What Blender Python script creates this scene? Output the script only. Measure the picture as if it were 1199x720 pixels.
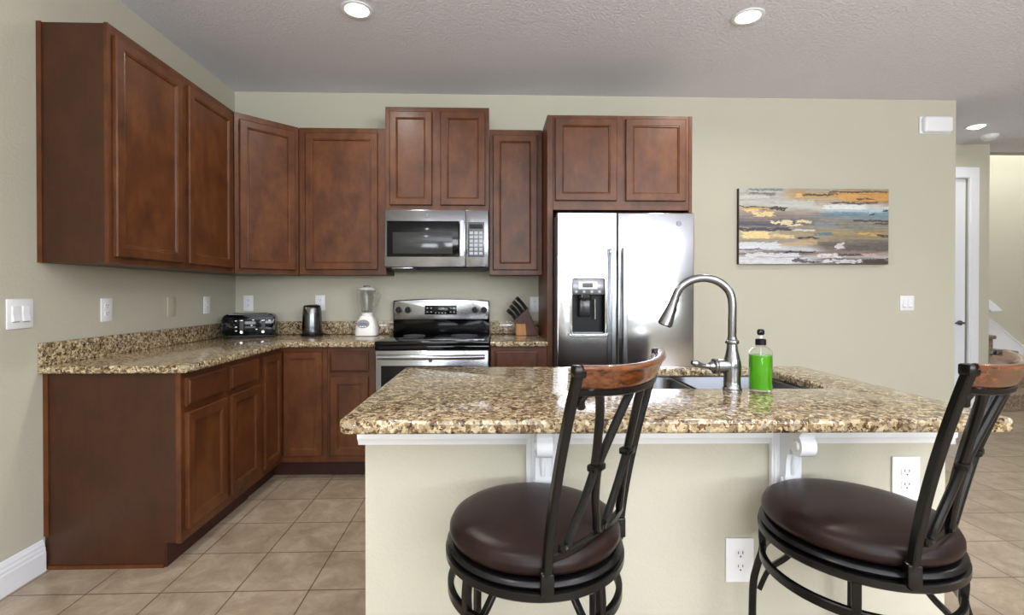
import bpy, bmesh, math, random
from math import sin, cos, pi, radians
from mathutils import Vector, Matrix, noise
random.seed(7)
for o in list(bpy.data.objects): bpy.data.objects.remove(o)
S = bpy.context.scene
COL = S.collection

# ------------------------------------------------------------------ camera
cd = bpy.data.cameras.new('camera'); cam = bpy.data.objects.new('camera', cd); COL.objects.link(cam)
cd.sensor_width = 36; cd.lens = 569.97/1199*36
cd.shift_x = 8.1/1199; cd.shift_y = -13.27/1199
cd.clip_start = .05
cam.location = (1.9935, -3.8748, 1.2375)
cam.rotation_euler = (pi/2-.00657, 0, -.0305)
S.camera = cam
# ------------------------------------------------------------------ light
S.view_settings.view_transform = 'Standard'; S.view_settings.look = 'None'
S.view_settings.exposure = 0.0; S.view_settings.gamma = 1.0; S.view_settings.use_curve_mapping = False
W = bpy.data.worlds.new('world'); S.world = W; W.use_nodes = True
W.node_tree.nodes['Background'].inputs[0].default_value = (.8, .9, 1, 1)
W.node_tree.nodes['Background'].inputs[1].default_value = 1.5
def area(name, loc, rot, sx, sy, e, col=(1, 1, 1), spread=180, shape='RECTANGLE'):
    l = bpy.data.lights.new(name, 'AREA'); l.shape = shape; l.size = sx
    if shape in ('RECTANGLE', 'ELLIPSE'): l.size_y = sy
    l.energy = e; l.color = col; l.spread = radians(spread)
    o = bpy.data.objects.new(name, l); COL.objects.link(o); o.location = loc; o.rotation_euler = rot
    return o
# daylight through the windows of the room behind the camera and on the right
area('window_daylight', (1.3, -8.5, 1.65), (radians(115), 0, 0), 1.9, 1.2, 90, (.93, .97, 1))
area('window_daylight', (5.4, -8.5, 1.93), (radians(115), 0, 0), 4.3, 1.2, 250, (.93, .97, 1))
area('added_ceiling_fill', (3.2, -5.4, 1.75), (pi, 0, 0), 4.5, 3.0, 325, (.94, .965, 1))  # added upward fill to brighten the ceiling; not a fixture of the room
area('stairwell_daylight', (8.9, 1.9, 4.6), (0, 0, 0), 2.6, .8, 120, (.95, .97, 1))
LAMPS = [(1.255, -1.14), (3.459, -1.14), (1.255, -3.5), (3.459, -3.5), (5.9, -2.3), (5.9, -5.0), (2.4, -6.2)]
for x, y in LAMPS:
    area('downlight_lamp', (x, y, 2.775), (0, 0, 0), .12, .12, 13 if y > -2 else 7, (1, .95, .87), 160, 'DISK')
area('downlight_lamp', (6.58, .594, 2.80), (0, 0, 0), .12, .12, 22, (1, .97, .93), 160, 'DISK')

# ------------------------------------------------------------------ materials
def lin(c):
    return tuple(((v/255)/12.92 if v <= 10 else (((v/255)+.055)/1.055)**2.4) for v in c)+(1,)
def mat(name, col=(128,)*3, rough=.5, metal=0, **k):
    m = bpy.data.materials.new(name); m.use_nodes = True
    b = m.node_tree.nodes['Principled BSDF']
    b.inputs['Base Color'].default_value = lin(col); b.inputs['Roughness'].default_value = rough
    b.inputs['Metallic'].default_value = metal
    for kk, v in k.items(): b.inputs[kk.replace('_', ' ')].default_value = v
    return m
class N:
    def __init__(s, m): s.t = m.node_tree; s.b = s.t.nodes['Principled BSDF']
    def n(s, typ, **k):
        x = s.t.nodes.new(typ)
        for a, v in k.items(): setattr(x, a, v)
        return x
    def l(s, a, b): s.t.links.new(a, b)
    def coord(s, scale=(1, 1, 1), loc=(0, 0, 0), kind='Object'):
        c = s.n('ShaderNodeTexCoord'); mp = s.n('ShaderNodeMapping')
        mp.inputs['Scale'].default_value = scale; mp.inputs['Location'].default_value = loc
        s.l(c.outputs[kind], mp.inputs[0]); return mp.outputs[0]
    def noise(s, vec, scale, detail=3, rough=.5, dist=0):
        x = s.n('ShaderNodeTexNoise'); x.inputs['Scale'].default_value = scale
        x.inputs['Detail'].default_value = detail; x.inputs['Roughness'].default_value = rough
        x.inputs['Distortion'].default_value = dist
        s.l(vec, x.inputs['Vector']); return x
    def ramp(s, fac, stops, interp='LINEAR'):
        r = s.n('ShaderNodeValToRGB'); r.color_ramp.interpolation = interp; e = r.color_ramp.elements
        while len(e) < len(stops): e.new(.5)
        for el, (p, c) in zip(e, stops): el.position = p; el.color = c if len(c) == 4 else lin(c)
        s.l(fac, r.inputs[0]); return r.outputs[0]
    def mix(s, fac, a, b, mode='MIX'):
        x = s.n('ShaderNodeMix', data_type='RGBA', blend_type=mode)
        if isinstance(fac, float): x.inputs[0].default_value = fac
        else: s.l(fac, x.inputs[0])
        for sock, v in ((x.inputs[6], a), (x.inputs[7], b)):
            if isinstance(v, tuple): sock.default_value = v if len(v) == 4 else lin(v)
            else: s.l(v, sock)
        return x.outputs[2]
    def bump(s, h, strength, dist=.002):
        x = s.n('ShaderNodeBump'); x.inputs['Strength'].default_value = strength; x.inputs['Distance'].default_value = dist
        s.l(h, x.inputs['Height']); s.l(x.outputs[0], s.b.inputs['Normal'])
BW = lambda v: (v, v, v, 1)

def wood(name, dark, mid, light, rough=.42):
    m = mat(name, mid, rough); n = N(m)
    v = n.coord((1, 1, .12)); g = n.noise(v, 60, 4, .6)
    v2 = n.coord((1, 1, .6)); g2 = n.noise(v2, 9, 5, .65)
    c = n.ramp(g2.outputs[0], [(.25, dark), (.5, mid), (.78, light)])
    c2 = n.ramp(g.outputs[0], [(.3, BW(.78)), (.65, BW(1.0))])
    n.l(n.mix(.55, c, c2, 'MULTIPLY'), n.b.inputs['Base Color'])
    m.node_tree.nodes['Principled BSDF'].inputs['Specular IOR Level'].default_value = .35
    m.node_tree.nodes['Principled BSDF'].inputs['Coat Weight'].default_value = .12
    m.node_tree.nodes['Principled BSDF'].inputs['Coat Roughness'].default_value = .25
    return m
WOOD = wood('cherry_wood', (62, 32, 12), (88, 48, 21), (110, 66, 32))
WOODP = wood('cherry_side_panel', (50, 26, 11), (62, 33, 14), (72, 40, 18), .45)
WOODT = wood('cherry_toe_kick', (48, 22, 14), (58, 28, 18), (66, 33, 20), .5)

def granite():
    m = mat('granite', (170, 150, 115), .1); n = N(m)
    v = n.coord()
    d = n.noise(v, 45, 2); dm = n.n('ShaderNodeVectorMath', operation='MULTIPLY_ADD')
    n.l(d.outputs['Color'], dm.inputs[0]); dm.inputs[1].default_value = (.022,)*3; n.l(v, dm.inputs[2])
    vo = n.n('ShaderNodeTexVoronoi'); vo.inputs['Scale'].default_value = 105; n.l(dm.outputs[0], vo.inputs['Vector'])
    sep = n.n('ShaderNodeSeparateColor'); n.l(vo.outputs['Color'], sep.inputs[0])
    base = n.ramp(sep.outputs[0], [(0, (92, 76, 54)), (.12, (128, 109, 81)), (.32, (158, 139, 107)), (.52, (180, 163, 130)),
                                   (.75, (200, 186, 156)), (.9, (146, 136, 120))], 'CONSTANT')
    big = n.noise(dm.outputs[0], 40, 4, .7)
    fine = n.noise(dm.outputs[0], 120, 3, .7)
    mulr = n.n('ShaderNodeMath', operation='MULTIPLY_ADD'); n.l(fine.outputs[0], mulr.inputs[0]); mulr.inputs[1].default_value = .9
    n.l(big.outputs[0], mulr.inputs[2])
    dk = n.ramp(mulr.outputs[0], [(.0, BW(1)), (.79, BW(1)), (.83, BW(0)), (1, BW(0))])
    dk2 = n.ramp(mulr.outputs[0], [(.0, BW(1)), (.865, BW(1)), (.91, BW(0)), (1, BW(0))])
    c = n.mix(dk2, base, (112, 84, 54)); c = n.mix(dk, c, (30, 24, 19))
    n.l(c, n.b.inputs['Base Color'])
    n.b.inputs['IOR'].default_value = 1.55
    return m
GRAN = granite()

def tile():
    m = mat('floor_tile', (165, 145, 122), .35); n = N(m)
    s = .30256
    v = n.coord((1, 1, 1), (-.33156, 1.832, 0))
    br = n.n('ShaderNodeTexBrick', offset=0.0, squash=1.0)
    br.inputs['Scale'].default_value = 1; br.inputs['Mortar Size'].default_value = .0026
    br.inputs['Mortar Smooth'].default_value = .2
    br.inputs['Brick Width'].default_value = s; br.inputs['Row Height'].default_value = s
    br.inputs['Color1'].default_value = BW(.86); br.inputs['Color2'].default_value = BW(1.0)
    n.l(v, br.inputs['Vector'])
    w = n.coord()
    a = n.noise(w, 7, 6, .68, .6); a2 = n.noise(w, 45, 3, .6)
    c = n.ramp(a.outputs[0], [(.3, (146, 127, 106)), (.5, (168, 150, 128)), (.7, (188, 173, 152))])
    c = n.mix(.25, c, n.ramp(a2.outputs[0], [(.35, BW(.7)), (.6, BW(1))]), 'MULTIPLY')
    c = n.mix(1.0, c, br.outputs['Color'], 'MULTIPLY')
    c = n.mix(br.outputs['Fac'], c, (84, 68, 54))
    n.l(c, n.b.inputs['Base Color'])
    inv = n.n('ShaderNodeMath', operation='SUBTRACT'); inv.inputs[0].default_value = 1; n.l(br.outputs['Fac'], inv.inputs[1])
    n.bump(inv.outputs[0], .6, .002)
    return m
TILE = tile()

def rough_paint(name, col, rough, scale, st, dist=.003):
    m = mat(name, col, rough); n = N(m); v = n.coord()
    a = n.noise(v, scale, 3, .55, .3); r = n.ramp(a.outputs[0], [(.42, BW(0)), (.58, BW(1))]); n.bump(r, st, dist); return m
WALL = rough_paint('wall_paint', (190, 187, 170), .85, 90, .12)
CEIL = rough_paint('ceiling_texture', (228, 229, 236), .9, 62, .65, .004)
WHITE = mat('white_trim', (232, 234, 238), .4)
PLATE = mat('white_plastic', (236, 237, 240), .35)
ALMOND = mat('almond_plastic', (190, 186, 165), .4)
GREYD = mat('slot_grey', (60, 60, 62), .5)

def steel(name, col, rough, vert=True, an=.5):
    m = mat(name, col, rough, 1.0); n = N(m)
    v = n.coord((2, 2, 160) if not vert else (160, 160, 2)); a = n.noise(v, 6, 2)
    r = n.n('ShaderNodeMapRange'); r.inputs['To Min'].default_value = rough*.8; r.inputs['To Max'].default_value = rough*1.25
    n.l(a.outputs[0], r.inputs[0]); n.l(r.outputs[0], n.b.inputs['Roughness'])
    return m
STEEL = steel('stainless_steel', (150, 151, 154), .2, False)
STEELF = steel('stainless_fridge', (196, 198, 202), .13, False)
STEELB = steel('brushed_nickel', (142, 142, 145), .2)
SINKM = steel('sink_steel', (112, 115, 120), .3)
CHROME = mat('chrome', (215, 216, 220), .08, 1)
BLACKG = mat('black_gloss', (5, 5, 6), .08, Specular_IOR_Level=.3)
BLACKP = mat('black_plastic', (10, 10, 11), .42, Specular_IOR_Level=.25)
DARKG = mat('dark_window_glass', (46, 48, 50), .12)
KEYP = mat('keypad_grey', (92, 94, 96), .25)
IRON = mat('bronze_black_iron', (9, 8, 8), .27, 0, Specular_IOR_Level=.35)
m = mat('dark_brown_leather', (42, 26, 24), .36, Specular_IOR_Level=.22); n = N(m); LEATH = m
a_ = n.noise(n.coord(), 14, 4, .6); n.l(n.ramp(a_.outputs[0], [(.35, (26, 14, 12)), (.7, (40, 23, 20))]), n.b.inputs['Base Color'])
b_ = n.noise(n.coord(), 260, 2); n.bump(b_.outputs[0], .15, .0006)
def railwood():
    m = mat('stool_rail_wood', (120, 62, 28), .18); n = N(m)
    a = n.noise(n.coord((1, .12, 1)), 110, 4, .6)
    n.l(n.ramp(a.outputs[0], [(.3, (54, 27, 12)), (.5, (92, 49, 22)), (.72, (124, 72, 35))]), n.b.inputs['Base Color'])
    n.b.inputs['Coat Weight'].default_value = .5; n.b.inputs['Coat Roughness'].default_value = .08
    return m
RAILW = railwood()
BLOCKL = wood('knife_block_light', (150, 96, 48), (186, 128, 68), (200, 146, 84), .4)
BLOCKD = wood('knife_block_red', (52, 22, 12), (74, 32, 17), (90, 42, 23), .4)
GLASS = mat('clear_glass', (245, 248, 246), .03, 0, Transmission_Weight=1.0, IOR=1.45)
CLEARP = mat('clear_bottle_plastic', (250, 252, 250), .05, 0, Transmission_Weight=1.0, IOR=1.2)
SOAP = mat('green_soap', (112, 210, 26), .05, 0, Transmission_Weight=.5, IOR=1.33)
WPLAS = mat('blender_white', (232, 230, 228), .25)
BADGE = mat('grey_badge', (140, 142, 152), .3, .3)
def carpet():
    m = mat('stair_carpet', (140, 120, 100), .95); n = N(m)
    a = n.noise(n.coord(), 55, 4, .7)
    n.l(n.ramp(a.outputs[0], [(.35, (96, 78, 62)), (.6, (152, 132, 112))]), n.b.inputs['Base Color'])
    n.bump(a.outputs[0], .8, .006); return m
CARPET = carpet()
def emit(name, col, s):
    m = mat(name, (255, 255, 255), .5); b = m.node_tree.nodes['Principled BSDF']
    b.inputs['Emission Color'].default_value = lin(col); b.inputs['Emission Strength'].default_value = s; return m
LAMPE = emit('lamp_glow', (255, 244, 222), 9.0)

# ------------------------------------------------------------------ mesh helpers
def BM(): return bmesh.new()
def box(bm, x0, x1, y0, y1, z0, z1, bev=0, seg=2):
    vs = [bm.verts.new((x, y, z)) for x in (x0, x1) for y in (y0, y1) for z in (z0, z1)]
    fs = [(0, 1, 3, 2), (4, 6, 7, 5), (0, 4, 5, 1), (2, 3, 7, 6), (0, 2, 6, 4), (1, 5, 7, 3)]
    F = [bm.faces.new([vs[i] for i in f]) for f in fs]
    if bev:
        es = list({e for f in F for e in f.edges})
        bmesh.ops.bevel(bm, geom=es, offset=bev, segments=seg, affect='EDGES', profile=.5)
    return bm
def prism(bm, pts, a0, a1, axis='x', bev=0):
    """extrude a 2-D outline; axis x: pts are (y,z); y: (x,z); z: (x,y)"""
    def P(p, a): return {'x': (a, p[0], p[1]), 'y': (p[0], a, p[1]), 'z': (p[0], p[1], a)}[axis]
    A = [bm.verts.new(P(p, a0)) for p in pts]; B = [bm.verts.new(P(p, a1)) for p in pts]
    F = [bm.faces.new(A), bm.faces.new(B[::-1])]; k = len(pts)
    for i in range(k): F.append(bm.faces.new((A[i], B[i], B[(i+1) % k], A[(i+1) % k])))
    if bev:
        es = list({e for e in F[0].edges} | {e for e in F[1].edges})
        bmesh.ops.bevel(bm, geom=es, offset=bev, segments=2, affect='EDGES', profile=.5)
    bmesh.ops.recalc_face_normals(bm, faces=bm.faces[:])
    return bm
def lathe(bm, prof, seg=40, c=(0, 0), M=None):
    rings = []
    for r, z in prof:
        if r < 1e-5: rings.append([bm.verts.new((c[0], c[1], z))])
        else: rings.append([bm.verts.new((c[0]+r*cos(2*pi*i/seg), c[1]+r*sin(2*pi*i/seg), z)) for i in range(seg)])
    for A, B in zip(rings, rings[1:]):
        for i in range(seg):
            j = (i+1) % seg
            if len(A) == 1 and len(B) == 1: break
            if len(A) == 1: bm.faces.new((A[0], B[i], B[j]))
            elif len(B) == 1: bm.faces.new((A[i], A[j], B[0]))
            else: bm.faces.new((A[i], A[j], B[j], B[i]))
    if M:
        bmesh.ops.transform(bm, matrix=M, verts=[v for r in rings for v in r])
    bmesh.ops.recalc_face_normals(bm, faces=bm.faces[:])
    return bm
def smoothpath(pts, k=6):
    P = [Vector(p) for p in pts]
    if len(P) < 3: return P
    out = []
    for i in range(len(P)-1):
        p0 = P[max(i-1, 0)]; p1 = P[i]; p2 = P[i+1]; p3 = P[min(i+2, len(P)-1)]
        for j in range(k):
            t = j/k
            out.append(.5*((2*p1)+(-p0+p2)*t+(2*p0-5*p1+4*p2-p3)*t*t+(-p0+3*p1-3*p2+p3)*t**3))
    out.append(P[-1]); return out
def tube(bm, pts, r, seg=12, closed=False, up=(0, 0, 1), sq=None, smooth=True, k=6):
    """sweep. r: radius or list; sq=(w,h): rectangular section of half sizes (w across, h along 'up')"""
    P = smoothpath(pts, k) if smooth and not closed else [Vector(p) for p in pts]
    n = len(P); rings = []
    if not isinstance(r, (list, tuple)): R = [r]*n
    else: R = [r[min(int(i/(n-1)*(len(r)-1)), len(r)-2)]*(1-(i/(n-1)*(len(r)-1) % 1 if i < n-1 else 1))+r[min(int(i/(n-1)*(len(r)-1)), len(r)-2)+1]*((i/(n-1)*(len(r)-1) % 1) if i < n-1 else 1) for i in range(n)]
    U = Vector(up)
    for i, p in enumerate(P):
        if closed: t = P[(i+1) % n]-P[i-1]
        else: t = P[min(i+1, n-1)]-P[max(i-1, 0)]
        t.normalize()
        s = t.cross(U)
        if s.length < 1e-3: s = t.cross(Vector((1, .01, 0)))
        s.normalize(); w = s.cross(t).normalized()
        if sq:
            b = min(sq)*.3; a, c = sq
            sec = [(-a+b, -c), (a-b, -c), (a, -c+b), (a, c-b), (a-b, c), (-a+b, c), (-a, c-b), (-a, -c+b)]
            k_ = R[i] if isinstance(r, (list, tuple)) else 1
            rings.append([bm.verts.new(p+s*(x*k_)+w*(y*k_)) for x, y in sec])
        else:
            rings.append([bm.verts.new(p+s*(R[i]*cos(2*pi*j/seg))+w*(R[i]*sin(2*pi*j/seg))) for j in range(seg)])
    m = len(rings[0]); prs = list(zip(rings, rings[1:]))+([(rings[-1], rings[0])] if closed else [])
    for A, B in prs:
        for j in range(m): bm.faces.new((A[j], A[(j+1) % m], B[(j+1) % m], B[j]))
    if not closed: bm.faces.new(rings[0][::-1]); bm.faces.new(rings[-1])
    bmesh.ops.recalc_face_normals(bm, faces=bm.faces[:])
    return bm
def slab(bm, outer, z0, z1, holes=(), r=.008):
    """rounded-edge slab from ccw outline with optional cw holes"""
    def off(loop, d):
        k = len(loop); o = []
        for i in range(k):
            a, b, c = Vector(loop[i-1]), Vector(loop[i]), Vector(loop[(i+1) % k])
            n1 = Vector(((b-a).y, -(b-a).x)).normalized(); n2 = Vector(((c-b).y, -(c-b).x)).normalized()
            nn = (n1+n2); nn = nn/max(nn.length_squared, .2)*2
            o.append(b-nn*d)
        return o
    lev = []
    for a in range(5): t = a/4*pi/2; lev.append((r*(1-sin(t)), z0+r*(1-cos(t))))
    for a in range(5): t = a/4*pi/2; lev.append((r*(1-cos(t)), z1-r*(1-sin(t))))
    caps = [[], []]
    for loop in [outer]+list(holes):
        rings = [[bm.verts.new((p.x, p.y, z)) for p in off(loop, d)] for d, z in lev]
        for A, B in zip(rings, rings[1:]):
            for i in range(len(A)): bm.faces.new((A[i], A[(i+1) % len(A)], B[(i+1) % len(A)], B[i]))
        caps[0] += [bm.edges.get((rings[0][i-1], rings[0][i])) for i in range(len(loop))]
        caps[1] += [bm.edges.get((rings[-1][i-1], rings[-1][i])) for i in range(len(loop))]
    for c in caps: bmesh.ops.triangle_fill(bm, edges=c, use_beauty=True)
    bmesh.ops.recalc_face_normals(bm, faces=bm.faces[:])
    return bm
def rrect(x0, x1, y0, y1, r, k=5, ccw=True):
    o = []
    for cx, cy, a in ((x1-r, y0+r, -90), (x1-r, y1-r, 0), (x0+r, y1-r, 90), (x0+r, y0+r, 180)):
        for i in range(k+1):
            t = radians(a+90*i/k); o.append((cx+r*cos(t), cy+r*sin(t)))
    return o if ccw else o[::-1]
def link(name, bm, m, parent=None, loc=None, smooth=35):
    me = bpy.data.meshes.new(name); bm.to_mesh(me); bm.free()
    for x in (m if isinstance(m, list) else [m]): me.materials.append(x)
    if smooth:
        for p in me.polygons: p.use_smooth = True
        try: me.set_sharp_from_angle(angle=radians(smooth))
        except Exception: pass
    o = bpy.data.objects.new(name, me); COL.objects.link(o)
    if parent: o.parent = parent
    if loc: o.location = loc
    return o
def thing(name, label, cat, loc=(0, 0, 0), rz=0, group=None):
    o = bpy.data.objects.new(name, None); o.empty_display_size = .1; COL.objects.link(o)
    o.location = loc; o.rotation_euler = (0, 0, rz); o['label'] = label; o['category'] = cat
    if group: o['group'] = group
    return o
def tag(o, label, cat, group=None):
    o['label'] = label; o['category'] = cat
    if group: o['group'] = group
    return o
def struct(name, bm, m, parent=None, smooth=0):
    o = link(name, bm, m, parent, None, smooth)
    if not parent: o['kind'] = 'structure'
    return o
def text(name, body, size, m, parent, loc, rot, ext=.0004):
    c = bpy.data.curves.new('t', 'FONT'); c.body = body; c.size = size; c.extrude = ext; c.align_x = 'CENTER'; c.align_y = 'CENTER'
    t = bpy.data.objects.new('t', c); COL.objects.link(t)
    bpy.context.view_layer.update()
    me = bpy.data.meshes.new_from_object(t.evaluated_get(bpy.context.evaluated_depsgraph_get()))
    bpy.data.objects.remove(t); me.materials.clear(); me.materials.append(m)
    o = bpy.data.objects.new(name, me); COL.objects.link(o); o.parent = parent; o.location = loc; o.rotation_euler = rot
    return o

# ------------------------------------------------------------------ room shell
H = 2.81; XR = 5.80; XE = 11.5; YB = -9.0; YF = 2.62
struct('floor', box(BM(), -.1, XE+.1, YB-.1, YF+.1, -.08, 0), TILE)
bm = BM(); box(bm, -.1, XE+.1, YB-.1, 1.40, H, H+.12); CEILO = struct('ceiling', bm, CEIL)
struct('wall_left', box(BM(), -.12, 0, YB-.1, 0, 0, H), WALL)
struct('wall_back', box(BM(), -.12, XR, 0, .12, 0, H), WALL)
bm = BM()                                   # hall wall with its doorway
box(bm, 5.0, 6.23, 1.12, 1.24, 0, H); box(bm, 7.045, 7.27, 1.12, 1.24, 0, H); box(bm, 6.23, 7.045, 1.12, 1.24, 2.50, H)
box(bm, 7.15, 7.27, 1.24, YF, 0, 5.2)
box(bm, 5.0, 5.12, .12, 1.12, 0, H)
struct('wall_hall', bm, WALL)
bm = BM(); box(bm, 7.27, XE, YF, YF+.12, 0, 5.2); box(bm, 7.15, XE+.1, 1.40, 1.52, H, 5.2); box(bm, 7.15, XE+.1, 1.4, YF+.12, 5.2, 5.3)
struct('wall_stairwell', bm, WALL)
struct('wall_right', box(BM(), XE, XE+.12, YB-.1, YF+.12, 0, 5.2), WALL)
bm = BM()                                   # rear wall with two window openings
for a in ((-.12, .3, 0, H), (2.3, 3.2, 0, H), (7.6, XE+.1, 0, H), (.3, 2.3, 0, .9), (.3, 2.3, 2.4, H), (3.2, 7.6, 0, 1.2), (3.2, 7.6, 2.66, H)):
    box(bm, a[0], a[1], YB-.12, YB, a[2], a[3])
struct('wall_rear', bm, WALL)
for nme, (x0, x1, z0, z1) in (('window_1', (.3, 2.3, .9, 2.4)), ('window_2', (3.2, 7.6, 1.2, 2.66))):
    bm = BM(); w = .05
    xm = (x0+x1)/2
    box(bm, x0, x0+w, YB-.08, YB-.02, z0, z1); box(bm, x1-w, x1, YB-.08, YB-.02, z0, z1); box(bm, xm-w/2, xm+w/2, YB-.08, YB-.02, z0, z1)
    box(bm, x0+w, x1-w, YB-.08, YB-.02, z0, z0+w); box(bm, x0+w, x1-w, YB-.08, YB-.02, z1-w, z1)
    struct(nme, bm, WHITE)
def baseboard(name, p0, p1, nrm):
    """p0->p1 along the wall, nrm points into the room"""
    d = Vector(p1)-Vector(p0); L = d.length; d.normalize()
    prof = [(0, 0), (.016, 0), (.016, .085), (.0135, .092), (.0135, .102), (.010, .112), (.010, .120), (.006, .130), (.004, .138), (0, .14)]
    bm = BM(); A = []; B = []
    for u, z in prof:
        q = Vector(p0)+Vector(nrm)*u; A.append(bm.verts.new((q.x, q.y, z)))
        q = Vector(p1)+Vector(nrm)*u; B.append(bm.verts.new((q.x, q.y, z)))
    for i in range(len(prof)):
        j = (i+1) % len(prof); bm.faces.new((A[i], A[j], B[j], B[i]))
    bm.faces.new(A); bm.faces.new(B[::-1]); bmesh.ops.recalc_face_normals(bm, faces=bm.faces[:])
    struct(name, bm, WHITE)
baseboard('baseboard_left', (0, YB), (0, -1.652), (1, 0))
baseboard('baseboard_back', (3.372, 0), (XR, 0), (0, -1))
baseboard('baseboard_hall', (7.15, 1.12), (7.27, 1.12), (0, -1))

# hall door
dr = struct('door_1', box(BM(), 6.24, 7.035, 1.145, 1.185, .01, 2.44, .002), WHITE)
bm = BM()
for x0, x1, z0, z1 in ((6.36, 6.60, .25, 1.0), (6.68, 6.92, .25, 1.0), (6.36, 6.60, 1.15, 2.25), (6.68, 6.92, 1.15, 2.25)):
    box(bm, x0, x1, 1.139, 1.1455, z0, z1, .003)
link('raised_panel', bm, WHITE, dr)
bm = BM()
for i in range(1):
    tube(bm, [(6.97, 1.145, .92), (6.97, 1.125, .92)], .026, 20, up=(0, 0, 1), smooth=False)
    tube(bm, [(6.97, 1.13, .92), (6.97, 1.09, .92)], .011, 12, smooth=False)
    tube(bm, [(6.975, 1.092, .92), (6.93, 1.088, .925), (6.87, 1.09, .918)], [.011, .010, .008], 10)
link('door_handle', bm, STEELB, dr)
bm = BM()
for x0, x1, z0, z1 in ((7.035, 7.14, 0, 2.56), (6.135, 6.24, 0, 2.56), (6.24, 7.035, 2.45, 2.56)):
    box(bm, x0, x1, 1.098, 1.122, z0, z1, .004); 
    box(bm, x0+.012, x1-.035 if x1-x0 < .2 else x1, 1.092, 1.10, z0, z1, .003)
struct('trim_1', bm, WHITE)

# stairs
st = thing('staircase', 'brown carpeted staircase turning left behind the hall corner', 'stairs', (7.29, 1.06, 0))
def step(x1, y0, y1, z0, z1, x0=0.0):   # carpeted step block with rounded nosing
    bm = BM(); box(bm, x0, x1, y0+.025, y1, z0, z1-.03)
    box(bm, x0, x1+(.02 if x1 < 1.6 else 0), y0-.005, y1, z1-.045, z1, .014, 3)
    link('step', bm, CARPET, st)
step(3.2, 0, 1.54, 0, .185); step(3.2, .30, 1.54, .185, .37)
step(.90, .60, 1.54, .37, .555); step(.63, .60, 1.54, .555, .74); step(.36, .60, 1.54, .74, .925)
bm = BM(); prism(bm, [(7.28, .37), (10.5, .37), (10.5, .50), (9.32, .50), (7.28, 2.13)], 2.604, 2.618, 'y')
prism(bm, [(7.28, 2.13), (9.32, .50), (10.5, .50), (10.5, .515), (9.325, .515), (7.28, 2.15)], 2.596, 2.618, 'y')
struct('trim_2', bm, WHITE)
bm = BM(); prism(bm, [(8.20, 1.53), (8.28, 1.54), (8.955, 1.005), (8.945, .985), (8.80, .985), (8.20, 1.46)], 2.53, 2.575, 'y', .006)
box(bm, 8.30, 8.34, 2.57, 2.619, 1.36, 1.42); struct('trim_3', bm, WHITE)

# ------------------------------------------------------------------ ceiling fixtures
def downlight(x, y, label, r=.088):
    t = thing('recessed_light', label, 'ceiling light', (x, y, H), 0, 'recessed ceiling lights')
    bm = BM(); lathe(bm, [(r, -.001), (r, -.005), (r-.006, -.008), (r-.022, -.006), (r-.026, -.001), (r-.026, .0)], 40)
    link('trim_ring', bm, WHITE, t)
    bm = BM(); lathe(bm, [(0, -.022), (r*.35, -.020), (r-.036, -.010), (r-.027, -.003), (r-.026, 0)], 40); link('lamp_lens', bm, LAMPE, t)
downlight(1.255, -1.14, 'recessed ceiling light above the corner counter, at upper left')
downlight(3.459, -1.14, 'recessed ceiling light above the refrigerator side of the island')
downlight(6.58, .594, 'recessed ceiling light in the hallway near the white door')
t = thing('smoke_detector', 'round white smoke detector on the hallway ceiling', 'smoke detector', (6.97, .84, H))
link('housing', lathe(BM(), [(.07, 0), (.07, -.012), (.062, -.03), (.045, -.036), (0, -.037)], 36), WHITE, t)
link('vent_ring', lathe(BM(), [(.05, -.033), (.052, -.038), (.046, -.040), (.044, -.035)], 36), PLATE, t)

# ------------------------------------------------------------------ wall plates
def plate(kind, label, loc, rz, w=.075, h=.12, m=PLATE, group='wall plates', gang=1):
    """local front faces -y, centre at origin"""
    nm, cat = {'outlet': ('wall_outlet', 'outlet'), 'rocker': ('light_switch', 'light switch'), 'blank': ('blank_wall_plate', 'wall plate')}[kind]
    t = thing(nm, label, cat, loc, rz, group)
    bm = BM(); box(bm, -w/2, w/2, -.006, 0, -h/2, h/2, .0025)
    link('cover_plate', bm, m, t)
    if kind == 'outlet':
        for s in (-1, 1):
            bm = BM(); pts = [(.017*cos(a)*1.0, max(-.0135, min(.0135, .0175*sin(a)))+s*.0195) for a in [2*pi*i/28 for i in range(28)]]
            prism(bm, pts, -.0085, -.005, 'y'); f = link('receptacle', bm, m, t)
            bm = BM()
            for dx in (-.0065, .0065): box(bm, dx-.0011, dx+.0011, -.0092, -.0084, s*.0195+.001, s*.0195+.0085)
            tube(bm, [(0, -.0084, s*.0195-.0065), (0, -.0092, s*.0195-.0065)], .0024, 10, smooth=False)
            link('slots', bm, GREYD, f)
    elif kind == 'rocker':
        for g in range(gang):
            x = (g-(gang-1)/2)*.046
            bm = BM(); box(bm, x-.0165, x+.0165, -.0085, -.005, -.033, .033, .001)
            f = link('switch_frame', bm, m, t)
            bm = BM(); prism(bm, [(-.008, -.031), (-.014, -.031), (-.009, 0), (-.0095, .031), (-.008, .031)], x-.014, x+.014, 'x')
            link('rocker_paddle', bm, m, f, smooth=0)
            bm = BM(); box(bm, x-.015, x+.015, -.0092, -.0084, -.0342, -.0320); link('shadow_gap', bm, GREYD, f)
    return t
plate('rocker', 'double white light switch at the left end of the left wall', (0, -1.752, 1.149), pi/2, .118, .126, gang=2)
plate('outlet', 'white outlet on left wall above the near end of the backsplash', (0, -1.287, 1.15), pi/2)
plate('blank', 'beige painted blank plate on the left wall between two outlets', (0, -.773, 1.151), pi/2, m=ALMOND)
plate('outlet', 'white outlet on left wall nearest the room corner', (0, -.393, 1.153), pi/2)
plate('outlet', 'white outlet on back wall behind the toaster', (.1, 0, 1.158), 0)
plate('outlet', 'white outlet on back wall behind the kettle', (.656, 0, 1.16), 0)
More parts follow.
